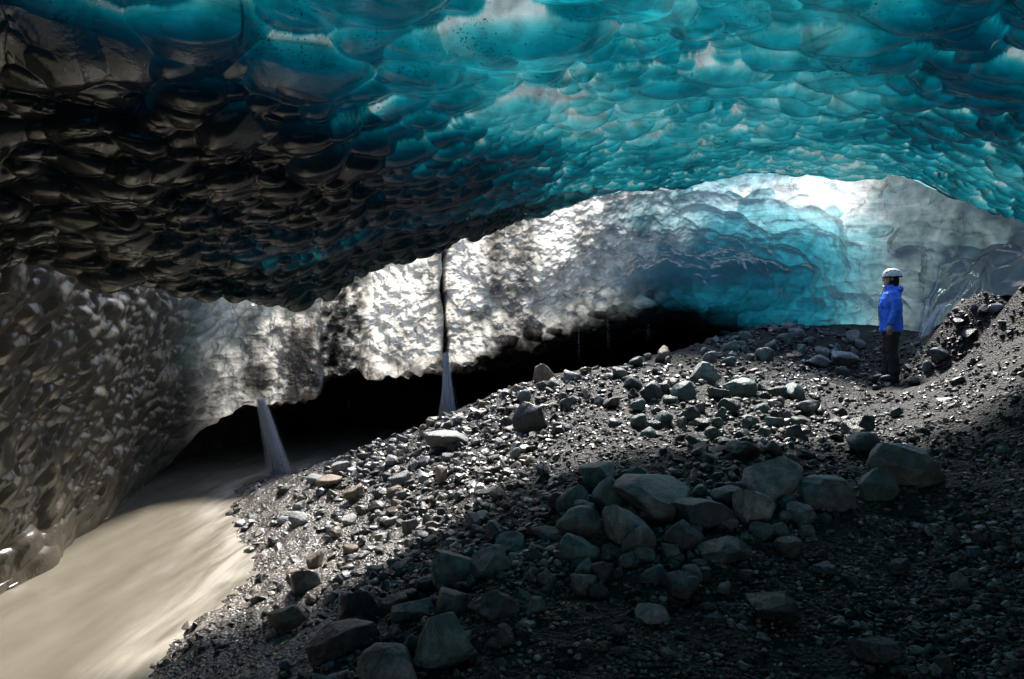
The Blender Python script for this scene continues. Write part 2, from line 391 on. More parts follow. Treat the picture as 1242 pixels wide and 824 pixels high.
Pc = np.einsum('ri,ijk,cj->rck', crmat(nrow, sr_), C, crmat(ncol, sc_))
Pc[..., 2] += .16*fbm(Pc, .55, 3, 77)+.05*fbm(Pc, 1.7, 2, 78)
Nc = normals(Pc, None); 
flip = np.sign((Nc[300:500, 400:800, 2]).mean()); Nc = -Nc*flip     # face down into the cave
yy = Pc[..., 1]; uu, vv = project(Pc)
size = np.interp(yy, [0, 4.0, 5.2, 6.6, 8.2, 9.5], [.40, .32, .27, .20, .13, .105])
size = size*(1+.25*fbm(Pc, .8, 2, 5))*(1-.3*sstep(-20, 90, ((vv)*650-(uu-60)*235)/691.0)*sstep(1500, 300, uu))*(1+.45*sstep(900, 1050, uu)*sstep(1330, 1230, uu)*sstep(190, 90, vv)*(yy > 4.0))
lipfade = sstep(.6, 2.6, sr_)[:, None]*np.ones_like(yy)
flow_c = lambda p: np.array([.15-.05*p[0], -1.0, -.1])
H, ID, L = scallops(Pc, Nc, size, flow_c, .95, 11, lim=9000, gap=.85, elong=.95, steep=.5, tilt=.4, tail=1.6)
H2, ID2, L2 = scallops(Pc, Nc, size*.5, flow_c, .7, 12, lim=14000, gap=.9, elong=1.0, steep=.5, tilt=.4, tail=1.6)
L = blur(L, 1); L2 = blur(L2, 1)
patch = sstep(-.1, .35, fbm(Pc, .9, 3, 21))
Hh = blur(H, 1)+.4*patch*blur(H2, 1)
rimf = 1-sstep(640, 800, uu)*(1-sstep(3.0, 3.5, sr_))[:, None]
Pd = Pc+Nc*(Hh*(.35+.65*lipfade)*rimf)[..., None]
uu, vv = project(Pd)
me = make_mesh('ceiling', Pd, grid_faces(*Pd.shape[:2]))
# how far light gets through: clean blue glacier ice against black, sediment-laden ice on the left
d = ((vv-0)*650-(uu-60)*235)/691.0
d = d+40*fbm(Pc, .7, 3, 31)
thick = .9+1.4*fbm(Pc, .9, 4, 55)
nearlip = (1-sstep(3.3, 6.2, sr_))[:, None]*np.ones_like(yy)*sstep(110, 330, uu)
thick = thick+8*sstep(-90, 130, d)**1.3*(yy > .3)*(1-.84*nearlip)
thick = thick+2.2*sstep(1000, 1230, uu)*sstep(250, 90, vv)
thick = thick+((ID-.5)*1.0+1.6*(.6-np.minimum(L, 1.1)**4)+.5*patch*(.6-L2**2))*np.clip(thick, .6, 2.0)  # thin rims pass more light; scallop shading is also put into the tint
lipband = 1-sstep(0, 26, np.abs(sr_[:, None]-3.0)*60+0*yy)
thick = np.where(sr_[:, None] < 3.0, thick*.4, thick-.55*(1-sstep(3.0, 4.4, sr_[:, None]))*sstep(560, 760, uu))
thick = np.maximum(thick, .12)
thick = np.where(yy < 3.2, thick+3*sstep(3.4, 2.0, yy), thick)
thick = np.where((uu < -150) | (uu > 1420), thick+3, thick)
thick = np.where(yy < 1.0, 12, thick)
k = np.array([2.6, .56, .44])
T = np.exp(-thick[..., None]*k)*np.array([.9, .95, .97])
dark = (sstep(-40, 110, d)*(1-.82*nearlip))[..., None]
body = np.array([.018, .045, .05])*(1-dark)+np.array([.06, .068, .072])*dark
T = T*(1-.93*dark)
T = T*.155
edge_ = ((1-sstep(3.0, 3.12, sr_))[:, None]*sstep(600, 760, uu))[..., None]  # right lip lightened: a bright lit edge put into its colour
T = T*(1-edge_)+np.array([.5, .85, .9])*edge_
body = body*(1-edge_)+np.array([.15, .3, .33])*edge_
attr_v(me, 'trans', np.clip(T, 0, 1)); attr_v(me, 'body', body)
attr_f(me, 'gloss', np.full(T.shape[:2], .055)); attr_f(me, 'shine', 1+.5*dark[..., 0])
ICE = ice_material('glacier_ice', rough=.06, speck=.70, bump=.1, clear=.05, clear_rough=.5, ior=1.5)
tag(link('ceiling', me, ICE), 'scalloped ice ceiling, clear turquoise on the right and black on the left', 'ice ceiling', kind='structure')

# ------------------------------------------------------------------ ice walls: left river wall, back wall under the skylight, right wall; one continuous sheet with an undercut
def wcol(u, top, mid, low, edge, rec, thicktop=110):
    """(v, y) pairs in photo pixels for column u: upper, middle, lower, bottom edge; rec = how deep the undercut goes"""
    c = []
    p = at(u, top[0]-thicktop, top[1]+.5)
    c.append((p[0], p[1]+.1, p[2]+(.15 if u > 800 or 150 < u < 420 else .6))); c.append(p)
    for vv_, y_ in (top, mid, low, edge): c.append(at(u, vv_, y_))
    e = c[-1]; s = 1+rec/e[1]
    c.append((e[0]*(1+.35*rec/e[1]), e[1]+rec*.35, e[2]+.12)); c.append((e[0]*s, e[1]+rec, e[2]-.15)); c.append((e[0]*s*1.02, e[1]+rec*1.05, e[2]-2.9))
    return c
def wraw(x, y, top, bot):
    return [(x*1.1, y, top+.6), (x*1.05, y, top), (x, y, top*.75), (x, y, top*.45), (x, y, top*.2), (x, y, bot), (x*1.02, y, bot-.2), (x*1.05, y, bot-.5), (x*1.08, y, bot-1.5)]
WC = [(-5, wraw(-4.6, -5.5, 3.4, -.2)), (-4, wraw(-4.9, -1.5, 3.3, -.2)), (-3, wraw(-5.0, 2.5, 3.0, -.2)),
      (-200, wcol(-200, (310,4.9), (520,5.2), (690,5.3), (790,5.15), .6, 10)),
      (0, wcol(0, (316,6.2), (480,6.75), (640,6.95), (724,6.62), .7, 30)),
      (110, wcol(110, (325,7.9), (450,8.5), (575,9.0), (642,9.0), .9, 40)),
      (180, wcol(180, (338,9.9), (430,10.6), (530,11.4), (583,11.8), 1.4, 16)),
      (240, wcol(240, (350,11.6), (420,12.0), (485,12.5), (522,12.7), 2.2, 16)),
      (310, wcol(310, (365,12.9), (410,13.0), (460,13.2), (488,13.3), 3.2, 16)),
      (400, wcol(400, (335,13.6), (390,13.9), (440,14.0), (471,14.1), 4.0, 16)),
      (470, wcol(470, (310,14.8), (375,14.8), (425,14.5), (452,14.6), 4.2)),
      (560, wcol(560, (275,15.6), (345,15.5), (405,15.0), (441,15.1), 4.3)),
      (650, wcol(650, (240,16.2), (320,15.9), (390,15.1), (430,15.6), 4.3)),
      (745, wcol(745, (222,16.2), (300,15.6), (365,14.7), (412,15.8), 4.0)),
      (830, wcol(830, (212,15.7), (290,15.1), (355,14.2), (402,15.6), 3.8)),
      (900, wcol(900, (208,15.2), (285,14.9), (350,14.2), (398,15.2), 3.2, 28)),
      (970, wcol(970, (208,14.6), (290,14.7), (350,14.5), (400,14.9), 2.2, 28)),
      (1050, wcol(1050, (210,14.3), (290,15.0), (350,15.0), (402,14.9), 1.2, 28)),
      (1120, wcol(1120, (215,14.6), (280,14.9), (340,14.8), (400,14.4), .8, 28)),
      (1180, wcol(1180, (235,14.2), (290,14.3), (330,14.0), (378,13.2), .6, 28)),
      (1250, wcol(1250, (255,13.4), (290,13.3), (325,12.9), (370,12.2), .6, 28)),
      (1340, wcol(1340, (260,12.0), (290,12.0), (330,11.8), (380,11.5), .6, 28)),
      (-3, wraw(10.5, 8.5, 6.2, .5)), (-3, wraw(11, 3, 6, .5)), (-3, wraw(10, -3, 5, .5)), (-3, wraw(8, -6, 5, .5))]
C = np.array([c for _, c in WC]).transpose(1, 0, 2)
nrow, ncol = C.shape[:2]
sc_ = samples([(0, 3, 40), (3, 4, 130), (4, 9, 640), (9, 20, 1000), (20, 21, 40), (21, ncol-1, 30)])
sr_ = samples([(0, 1, 16), (1, 5, 520), (5, 6, 60), (6, 8, 60)])
Pw = np.einsum('ri,ijk,cj->rck', crmat(nrow, sr_), C, crmat(ncol, sc_))
Nw = normals(Pw, None)
tc_ = np.array([0, 8, 2.0])-Pw
sg = np.sign((Nw*tc_).sum(-1)[150:400, 200:1300].mean()); Nw = Nw*sg
colv = sc_[None, :]*np.ones((len(sr_), 1)); rowv = sr_[:, None]*np.ones((1, len(sc_)))
uu, vv = project(Pw)
left = 1-sstep(6.6, 8.6, colv)                 # brown, silt-coated river wall
right = sstep(16.2, 17.6, colv)                # smooth grey wall behind the person
mid = (1-left)*(1-right)
cyan = sstep(12.3, 14.6, colv+.7*sstep(290, 350, vv)+.5*fbm(Pw, .8, 3, 95))*(1-sstep(17.0, 18.6, colv)) 
Pw += Nw*(.22*fbm(Pw, .5, 3, 91)*mid+.10*fbm(Pw, 1.2, 3, 92)+right*.3*fbm(Pw, .9, 2, 93)*(1-.3*mid))[..., None]
# big crystalline faces and the slot the waterfall has cut
cr = .3+.6*fbm(Pw*np.array([1, 1, .6]), 1.3, 3, 60); cr2 = .25+.6*fbm(Pw*np.array([1, 1, .8]), 3.1, 3, 61)
crag = mid*(1-.75*cyan)
slot = np.exp(-((uu-538-2.5*np.sin(vv*.05))/(2.6+1.2*np.sin(vv*.11)))**2)*sstep(455, 430, vv)*(colv > 9)*(colv < 13)
band = sstep(385, 400, uu)*sstep(446, 436, uu)*(colv > 7.5)*(colv < 11)
Pw += Nw*(crag*(.5*(cr-.25)*(1-.5*sstep(10, 12, colv))+.12*(cr2-.25)+.10*fbm(Pw, 7, 3, 62))-.3*slot-.25*band)[..., None]
fl = .25+fbm(Pw*np.array([1, 1, .28]), 1.4, 2, 64); fl2 = .25+.8*np.abs(vnoise(Pw*np.array([1, 1, .4]), 2.2, 65))*fbm(Pw, .8, 2, 66)
Pw += Nw*(right*(.3*(fl-.25)))[..., None]
edgef = sstep(8.1, 6.6, rowv)
sz = np.interp(colv, [0, 3, 4, 5, 6, 7, 8, 9, 13, 15, 17, 21, 25], [.2, .14, .14, .14, .135, .135, .15, .16, .18, .3, .42, .42, .5])
sz = sz*(1+.25*left*sstep(3.9, 4.9, rowv))*(1+.2*fbm(Pw, .9, 2, 6))
def flow_w(p):
    if p[0] < -3.2: return np.array([.25, -.4, .95])       # left wall: crescents tilt up to the right
    return np.array([.1, -.4, .8])
wgt = np.where((colv > 2.6) & (colv < 21.5) & (rowv > .8) & (rowv < 7.2), 1, .03)
H, ID, L = scallops(Pw, Nw, sz, flow_w, 1.05, 33, lim=14000, gap=.8, elong=1.65, weight=wgt, steep=.7, tilt=.35, cap=.15)
L = blur(L, 1); ID = blur(ID, 1)
amp = left*(.85-.6*sstep(4.0, 5.0, rowv))*(1-.3*sstep(5.2, 4.0, colv))+mid*(.5+.1*cyan)+right*.5
Pd = Pw+Nw*((blur(H, 1)+.02*fbm(Pw, 6, 3, 44)*(left+cyan))*amp*edgef)[..., None]
me = make_mesh('ice_wall', Pd, grid_faces(*Pd.shape[:2]))
# material maps
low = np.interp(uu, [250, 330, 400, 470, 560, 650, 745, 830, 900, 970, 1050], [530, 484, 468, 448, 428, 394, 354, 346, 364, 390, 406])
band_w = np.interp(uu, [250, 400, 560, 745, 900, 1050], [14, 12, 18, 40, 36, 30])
bottom = sstep(.2, .8, (vv-low)/band_w*.5+.3+.16*fbm(Pw, 1.1, 3, 70)+.08*fbm(Pw, 5, 3, 80)+.2*(ID-.5))  # lower wall and undercut fade to black: overhang shade put into the colour
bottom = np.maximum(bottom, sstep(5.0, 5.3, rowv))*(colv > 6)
grime = fbm(Pw*np.array([1, 1, .8]), 1.6, 4, 71); grime2 = fbm(Pw, 5.5, 4, 72, .65)
streak = fbm(Pw*np.array([1, 1, .16]), 2.6, 3, 79)
grime0 = fbm(Pw*np.array([1, 1, .7]), .75, 3, 83)
g = np.clip(.37+.75*grime0+.35*grime+.42*grime2+.55*streak+.3*(ID-.5)+.3*np.minimum(L, 1.1)**5-.1, 0, 1)  # blotchy grime, plus crease shade painted in so the scallops show
white = (np.array([.86, .815, .74])*(1-g[..., None])**1.5+np.array([.05, .045, .04])*g[..., None])
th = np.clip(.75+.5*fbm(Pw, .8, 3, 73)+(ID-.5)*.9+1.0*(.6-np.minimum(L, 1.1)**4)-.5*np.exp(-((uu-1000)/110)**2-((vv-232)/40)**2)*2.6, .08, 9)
th = th+3.6*sstep(245, 360, vv)*(1-sstep(15.4, 17.4, colv))  # bulge darkens downwards, its shade put into the tint
cy = np.exp(-th[..., None]*np.array([1.35, .62, .52]))*.75
tg = np.clip(1.5+1.1*fbm(Pw*np.array([1, 1, .4]), .9, 4, 74)+.5*fbm(Pw, 4, 3, 75), .1, 4)
gr = np.exp(-tg[..., None]*np.array([1.15, 1.0, .98]))*.42
mudc = np.array([.0, .0, .0])
lf = left[..., None]; rt = right[..., None]; cyn = cyan[..., None]
Tm = white*(1-cyn)+cy*cyn
Tm = Tm*(1-rt)+(gr*.85+cy*.1)*rt
tl = np.exp(-np.clip(3.2-2.4*sstep(4.4, 7.2, colv)*sstep(.5, 2.4, 4.0-rowv)+.8*grime, .3, 9)[..., None]*np.array([1.0, .72, .66]))*.6*(sstep(5.4, 7.8, colv)*sstep(4.3, 2.4, rowv+.8*sstep(7.5, 5.5, colv)))[..., None]
Tm = Tm*(1-lf)+tl*lf
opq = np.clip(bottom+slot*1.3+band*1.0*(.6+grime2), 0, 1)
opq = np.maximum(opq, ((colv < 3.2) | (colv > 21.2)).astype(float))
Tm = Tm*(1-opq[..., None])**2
mud = fbm(Pw, 2.2, 4, 76)
bl = np.array([.082, .069, .05])*(1+.5*mud[..., None]+.5*sstep(4.2, 5.0, rowv)[..., None])
bw = white*np.array([.26, .23, .19]); bc = np.array([.04, .09, .095])*np.ones_like(white)
bd = bl*lf+(1-lf)*((bw*(1-cyn)+bc*cyn)*(1-rt)+np.array([.08, .085, .085])*rt)
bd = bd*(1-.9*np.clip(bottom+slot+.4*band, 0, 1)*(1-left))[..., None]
attr_v(me, 'trans', np.clip(Tm*.74, 0, 1)); attr_v(me, 'body', np.clip(bd, 0, 1))
attr_f(me, 'shine', (.3-.08*cyan)*(1-left)*(1-right)+.7*right*(1-.8*sstep(18.4, 19.6, colv))+.18*left)
attr_f(me, 'gloss', .3*left+(1-left)*(.36*(1-cyan)+.12*cyan)*(1-right)+.06*right)
ICEW = ice_material('dirty_ice', speck=.68, rough=.27, bump=.12, fine=26, clear=.2, clear_rough=.3, ior=1.26)
tag(link('ice_wall', me, ICEW), 'scalloped ice wall, brown by the river, dirty white at the back, grey on the right', 'ice wall', kind='structure')
# ------------------------------------------------------------------ stones
def ico(n):
    bm = bmesh.new(); bmesh.ops.create_icosphere(bm, subdivisions=n, radius=1)
    V = np.array([v.co[:] for v in bm.verts]); Fc = np.array([[v.index for v in f.verts] for f in bm.faces]); bm.free()
    return V, Fc
ICO = {n: ico(n) for n in (1, 2, 3, 4, 5)}

def stone_shape(style, seed, n=4, rough=1.0):
    rng = np.random.default_rng(seed)
    V, Fc = ICO[n]; V = V.copy()
    sc = {'rounded': (1, .85, .72), 'angular': (1, .82, .75), 'flat': (1, .75, .36), 'pointed': (.95, .8, .9), 'blocky': (1, .85, .8)}[style]
    ncut, lo, hi = {'rounded': (14, .48, .8), 'angular': (15, .45, .75), 'flat': (13, .5, .8), 'pointed': (14, .42, .78), 'blocky': (9, .45, .62)}[style]
    for _ in range(ncut):                                  # broken faces
        d = rng.normal(size=3); d /= np.linalg.norm(d); h = rng.uniform(lo, hi)
        over = np.maximum(V@d-h, 0); V -= over[:, None]*d*(.96 if style != 'rounded' else .8)
    o = rng.uniform(-50, 50, 3)
    V *= (1+.10*rough*fbm(V+o, 1.4, 3, 5)+.045*rough*fbm(V+o, 4.5, 3, 8)+(.015*rough*fbm(V+o, 14, 2, 9) if n > 3 else 0))[:, None]
    if style == 'pointed': V[:, :2] *= (1-.35*sstep(-.2, .9, V[:, 2]))[:, None]
    V *= np.array(sc)
    V -= (V.max(0)+V.min(0))/2; V /= (V[:, 0].max()-V[:, 0].min())/2
    return V, Fc

def rock_mat(name, base, wet, seed):
    a = np.array(base)
    return stone_material(name, [(.28, tuple(a*.45)), (.5, tuple(a)), (.72, tuple(np.minimum(a*1.9, .6)))], wet=wet, scale=2.2, bump=.7)
RM = {'dark grey': rock_mat('dark_basalt', (.06, .063, .065), .3, 1), 'grey': rock_mat('grey_basalt', (.145, .152, .152), .38, 2),
      'pale grey': rock_mat('pale_stone', (.27, .275, .27), .42, 3), 'brown': rock_mat('brown_stone', (.22, .16, .11), .4, 4),
      'greenish grey': rock_mat('greenish_stone', (.105, .15, .142), .36, 5), 'black': rock_mat('black_basalt', (.045, .046, .05), .28, 6)}  # greenish stone: grey rock with the teal ice light put into its colour

def ground_hit(u, v):           # where the line of sight through (u, v) meets the ground
    u = np.asarray(u, float); v = np.asarray(v, float)
    ys = np.concatenate([np.arange(2.0, 8, .04), np.arange(8, 17, .06)])
    X = (u[:, None]-UC)/F*ys; Z = CAMZ+(VC-v[:, None])/F*ys
    G = ground_z(X, np.broadcast_to(ys, X.shape))
    below = Z < G; idx = below.argmax(1); ok = below.any(1) & (idx > 0)
    y = ys[np.maximum(idx, 1)]-.02
    x = (u-UC)/F*y
    return x, y, ok

SHAPES = {}
def shared_shape(style, k, tint, n):
    key = (style, k, tint, n)
    if key not in SHAPES:
        V, Fc = stone_shape(style, 1000+k*7+len(style), n)
        me = make_mesh('stone_shape', V, Fc); me.materials.append(RM[tint]); SHAPES[key] = me
    return SHAPES[key]

# boulders that stand out, each with its own shape: u, v (centre), width, height in photo pixels
BIG = [
 (661,457,27,24,'rounded','brown',.0,'rounded brown boulder perched alone on the crest against the black hollow'),
 (857,457,36,27,'blocky','pale grey',.3,'pale square-edged block beside the rounded green boulder on the plateau'),
 (897,474,40,24,'rounded','greenish grey',.1,'rounded greenish boulder just right of the pale square-edged block'),
 (980,495,32,17,'angular','pale grey',.2,'small pale wedge-shaped stone alone on the lit gravel left of the person'),
 (1040,518,36,22,'blocky','dark grey',.0,'dark flat-topped block standing directly above the big round boulder'),
 (1046,541,44,30,'rounded','grey',.2,'round grey boulder half sunk in gravel below the dark flat-topped block'),
 (1102,567,92,50,'rounded','grey',-.1,'biggest boulder, overhanging and dark beneath, at the right end of the boulder ridge'),
 (1062,592,50,40,'pointed','greenish grey',.4,'greenish boulder leaning against the left side of the overhanging boulder'),
 (1000,601,76,38,'rounded','grey',.1,'long low humped boulder between the peaked pale boulder and the leaning greenish one'),
 (934,585,70,50,'pointed','pale grey',.0,'peaked pale boulder, the tallest of the ridge at its right half'),
 (911,621,50,44,'angular','pale grey',.5,'pale faceted boulder right below the peaked pale boulder'),
 (882,600,44,26,'flat','grey',.2,'grey slab tucked against the left foot of the peaked pale boulder'),
 (795,604,96,46,'rounded','grey',-.1,'wide grey boulder with a smooth domed back at the middle of the ridge'),
 (742,608,44,42,'angular','greenish grey',.6,'greenish cracked boulder touching the left end of the wide domed boulder'),
 (760,645,56,48,'rounded','pale grey',.3,'pale rounded boulder below the wide domed boulder'),
 (704,638,54,42,'pointed','grey',.2,'grey boulder with a sharp striped ridge, left of the pale rounded boulder'),
 (726,579,46,30,'blocky','greenish grey',.2,'teal-tinged block at the upper tip of the boulder ridge'),
 (697,610,44,34,'rounded','greenish grey',.5,'smooth greenish boulder on the gravel edge left of the ridge tip'),
 (776,660,46,38,'blocky','grey',.7,'square grey boulder in front of the pale rounded boulder'),
 (850,626,74,34,'flat','dark grey',.1,'dark broad slab lying between the wide domed boulder and the pale faceted one'),
 (830,657,52,38,'rounded','dark grey',.3,'dark round boulder in front of the dark broad slab'),
 (882,670,70,28,'flat','dark grey',.0,'dark low flat boulder at the front of the ridge below the pale faceted boulder'),
 (666,648,46,30,'flat','grey',.4,'long grey slab sloping down left of the sharp striped boulder'),
 (620,664,40,30,'angular','greenish grey',.1,'small angular greenish boulder where the ridge meets the lit gravel'),
 (600,690,60,42,'angular','greenish grey',.8,'large faceted greenish boulder in the left half of the ridge'),
 (553,694,60,46,'rounded','greenish grey',-.4,'tilted smooth teal boulder leaning on the large faceted greenish one'),
 (503,742,56,30,'flat','greenish grey',.1,'flat-topped teal slab below the tilted smooth boulder'),
 (546,738,42,42,'rounded','grey',.9,'egg-shaped grey boulder standing right of the flat-topped teal slab'),
 (598,746,64,42,'pointed','dark grey',.2,'dark grey hump in front of the large faceted greenish boulder'),
 (536,783,72,62,'rounded','greenish grey',.1,'big rounded greenish boulder near the bottom edge of the ridge'),
 (438,744,56,44,'angular','black',.5,'black broken block at the lower left end of the ridge'),
 (418,783,86,44,'flat','black',-.2,'long black slab at the bottom left below the black broken block'),
 (470,812,90,50,'flat','grey',.2,'grey sheet-like slab at the bottom edge left of the big rounded boulder'),
 (642,512,42,36,'blocky','dark grey',.4,'dark square boulder standing out of the lit rubble slope'),
 (900,548,44,22,'rounded','dark grey',.1,'dark smooth boulder alone in the gravel above the peaked pale boulder'),
 (935,738,64,32,'flat','black',.0,'flat black stone lying in the dim gravel of the near floor'),
 (827,712,48,28,'angular','black',.4,'black angular stone in the dim gravel below the ridge'),
 (791,745,42,18,'flat','pale grey',.1,'pale flat stone on the dim near floor'),
 (380,681,26,24,'pointed','brown',.2,'brown pointed stone standing on the wet bank'),
 (369,706,34,30,'angular','grey',.9,'glistening grey block just below the brown pointed stone on the bank'),
 (345,753,46,32,'angular','brown',.3,'rust-brown lump lying low on the wet bank'),
 (401,586,32,15,'flat','brown',-.4,'thin brown slab tipped up at the far end of the bank'),
 (417,567,30,14,'flat','pale grey',-.3,'pale slab at the far left end of the crest near the first waterfall'),
 (545,536,54,22,'flat','grey',-.1,'grey slab lying on the upper lit rubble slope below the second waterfall'),
 (1141,433,24,16,'rounded','dark grey',.1,'dark round stone at the foot of the earth mound right of the person'),
 (702,671,50,32,'rounded','greenish grey',.2,'greenish round boulder in front of the long sloping slab'),
 (676,612,34,24,'angular','dark grey',.5,'dark angular stone on the gravel edge at the far left of the smooth greenish boulder'),
 (1060,788,60,22,'flat','black',.1,'black low stone near the bottom edge on the right'),
 (990,440,30,16,'angular','grey',.2,'grey broken stone left of the person against the far bank'),
 (1022,437,38,18,'flat','pale grey',.3,'pale broad stone in the group just left of the person'),
]
occupied = []
def place_stone(me, u, v, wpx, hpx, rz, tilt=0, ratio=None, sink=.22):
    """sits on the ground where its lower part is seen; me is a unit shape 2 m wide"""
    x, y, ok = ground_hit([u], [v+hpx*.28])
    if not ok[0]: return None
    x, y = float(x[0]), float(y[0])
    w = wpx*1.04/F*y; h = hpx*1.05/F*y
    Z = np.array([c for vv_ in me.vertices for c in vv_.co]).reshape(-1, 3)[:, 2] if 'zh' not in me else None
    zh = me['zh'] if 'zh' in me else float(Z.max()-Z.min())
    me['zh'] = zh
    s = w/2
    sz_ = h*(1.12)/zh
    sz_ = float(np.clip(sz_, s*.5, s*1.7))
    o = bpy.data.objects.new('stone', me); COL.objects.link(o)
    o.scale = (s, s*random.uniform(.8, 1.0), sz_)
    o.rotation_euler = (random.uniform(-.12, .12), tilt, rz)
    gz_ = float(ground_z(np.array([x]), np.array([y]))[0])
    o.location = (x, y, gz_+zh*sz_*(.5-sink))
    return o

random.seed(4)
for k, (u, v, wp, hp, style, tint, tilt, label) in enumerate(BIG):
    V, Fc = stone_shape(style, 300+k, 5 if wp > 55 else 4)
    me = make_mesh('stone_shape', V, Fc); me.materials.append(RM[tint])
    o = place_stone(me, u, v, wp, hp, random.uniform(-.5, .5), tilt*.5)
    if o is None: print('MISS', u, v); continue
    o.name = 'boulder' if wp > 35 else 'stone'
    tag(o, label, 'boulder' if wp > 35 else 'stone', 'boulders and single stones on the moraine')
    occupied.append((u, v, wp*.42))

# smaller stones: those nothing tells apart share a label
def inside(poly, u, v):
    c = False; n = len(poly)
    for i in range(n):
        (x1, y1), (x2, y2) = poly[i], poly[(i+1) % n]
        if (y1 > v) != (y2 > v) and u < (x2-x1)*(v-y1)/(y2-y1)+x1: c = not c
    return c
ZONES = [
 ('on the sunlit rubble slope above the river', [(330,592),(430,552),(520,525),(640,478),(760,470),(680,560),(600,640),(490,700),(400,720),(330,700),(350,640)], 60, (13, 26), 'small stones on the sunlit rubble slope',
   ['dark grey','grey','pale grey','brown'], ['rounded','angular','flat']),
 ('heaped on the knoll left of the lit plateau', [(755,468),(850,462),(960,475),(1000,525),(960,560),(860,560),(770,520)], 44, (16, 34), 'stones heaped on the knoll',
   ['dark grey','greenish grey'], ['rounded','flat','blocky']),
 ('filling the gaps of the boulder ridge', [(480,715),(600,640),(690,600),(760,575),(880,590),(1010,600),(1020,630),(900,700),(720,710),(640,770),(480,800),(400,780)], 112, (14, 36), 'stones in the gaps of the boulder ridge',
   ['dark grey','greenish grey','grey'], ['rounded','angular']),
 ('along the far bank below the ice', [(800,440),(880,408),(960,396),(1055,397),(1055,432),(960,430),(880,445)], 24, (11, 26), 'stones along the far bank',
   ['grey','greenish grey'], ['rounded','angular']),
 ('scattered over the dim near floor', [(560,770),(700,710),(900,690),(1242,600),(1242,824),(560,824)], 26, (15, 34), 'stones scattered over the dim near floor',
   ['dark grey','grey','black'], ['flat','angular']),
 ('around the lit plateau and the earth mound', [(960,455),(1060,440),(1150,390),(1242,350),(1242,520),(1040,500)], 18, (9, 22), 'stones around the lit plateau',
   ['dark grey','grey'], ['flat','angular']),
 ('lining the crest against the black hollow', [(350,582),(430,548),(500,522),(600,484),(660,462),(780,434),(860,414),(860,424),(780,446),(660,476),(600,498),(500,536),(430,562)], 24, (11, 24), 'stones lining the crest',
   ['grey','brown','dark grey'], ['rounded','angular']),
]
ADJ = {'flat': 'flat', 'rounded': 'rounded', 'angular': 'angular', 'blocky': 'square'}
for zi, (where, poly, n, (lo, hi), grp, tints, styles) in enumerate(ZONES):
    us = [p[0] for p in poly]; vs = [p[1] for p in poly]; got = 0
    for tries in range(4000):
        if got >= n: break
        u = random.uniform(min(us), max(us)); v = random.uniform(min(vs), max(vs))
        if not inside(poly, u, v): continue
        wp = lo+(hi-lo)*random.random()**1.7
        if any((u-a)**2+((v-b)*1.5)**2 < (c*.62+wp*.28)**2 for a, b, c in occupied): continue
        st = random.choice(styles); ti = random.choice(tints)
        hp = wp*{'flat': .45, 'rounded': .68, 'angular': .72, 'blocky': .7}[st]*random.uniform(.85, 1.15)
        o = place_stone(shared_shape(st, random.randrange(4), ti, 3 if wp < 26 else 4), u, v, wp, hp, random.uniform(0, 6.28), random.uniform(-.25, .25))
        if o is None: continue
        tag(o, f'small {ti} {ADJ[st]} stone {where}', 'stone', grp)
        occupied.append((u, v, wp*.42)); got += 1

# gravel: far too many to count
def gravel(name, n, size_px, mats, seed, region, density, label):
    rng = np.random.default_rng(seed)
    protos = [stone_shape(s, 700+k, 1 if size_px[1] < 14 else 2, 1.6)[0] for k, s in enumerate(['angular', 'flat', 'blocky', 'angular', 'flat', 'rounded', 'angular', 'pointed']*2)]
    Fp = ICO[1 if size_px[1] < 14 else 2][1]; nv = len(protos[0])
    u = rng.uniform(region[0], region[1], n*3); v = rng.uniform(region[2], region[3], n*3)
    x, y, ok = ground_hit(u, v)
    z0 = ground_z(x, y); w = shelf(x, y, z0)
    keep = ok & (z0 > -.02) & (rng.random(len(x)) < density(u, v, w, x, y))
    x, y = x[keep][:n], y[keep][:n]; u = u[keep][:n]; v = v[keep][:n]
    x = x+rng.normal(0, .01, len(x))
    zg = ground_full(x, y); m = len(x)
    px = size_px[0]+(size_px[1]-size_px[0])*rng.random(m)**2.6
    s = px/F*y/2
    s = np.minimum(s, .09)
    pi = rng.integers(0, len(protos), m)
    B = np.array(protos)[pi]
    a, b, c = rng.uniform(0, 6.28, m), rng.normal(0, .45, m), rng.normal(0, .45, m)
    ca, sa, cb, sb, cc, sc3 = np.cos(a), np.sin(a), np.cos(b), np.sin(b), np.cos(c), np.sin(c)
    R = np.empty((m, 3, 3))
    R[:, 0, 0] = ca*cb; R[:, 0, 1] = ca*sb*sc3-sa*cc; R[:, 0, 2] = ca*sb*cc+sa*sc3
    R[:, 1, 0] = sa*cb; R[:, 1, 1] = sa*sb*sc3+ca*cc; R[:, 1, 2] = sa*sb*cc-ca*sc3
    R[:, 2, 0] = -sb; R[:, 2, 1] = cb*sc3; R[:, 2, 2] = cb*cc
    V = np.einsum('mij,mkj->mki', R, B)*(s[:, None, None]*np.array([1, 1, .85]))+np.stack([x, y, zg+s*.22], -1)[:, None, :]
    Fc = (Fp[None]+np.arange(m)[:, None, None]*nv).reshape(-1, 3)
    me = make_mesh(name, V.reshape(-1, 3), Fc, smooth=False)
    for mt in mats: me.materials.append(mt)
    far = sstep(-.5, 2.2, x-.25*(y-8)); pick = np.where(rng.random(m) < far*.85, rng.choice([0, 4, 4, 0, 1], m), rng.integers(0, len(mats), m))  # right side picks darker stones: shade of the plateau put into the colour
    mi = np.repeat(pick, len(Fp)).astype(np.int32); me.polygons.foreach_set('material_index', mi)
    o = link(name, me); tag(o, label, 'gravel', kind='stuff')
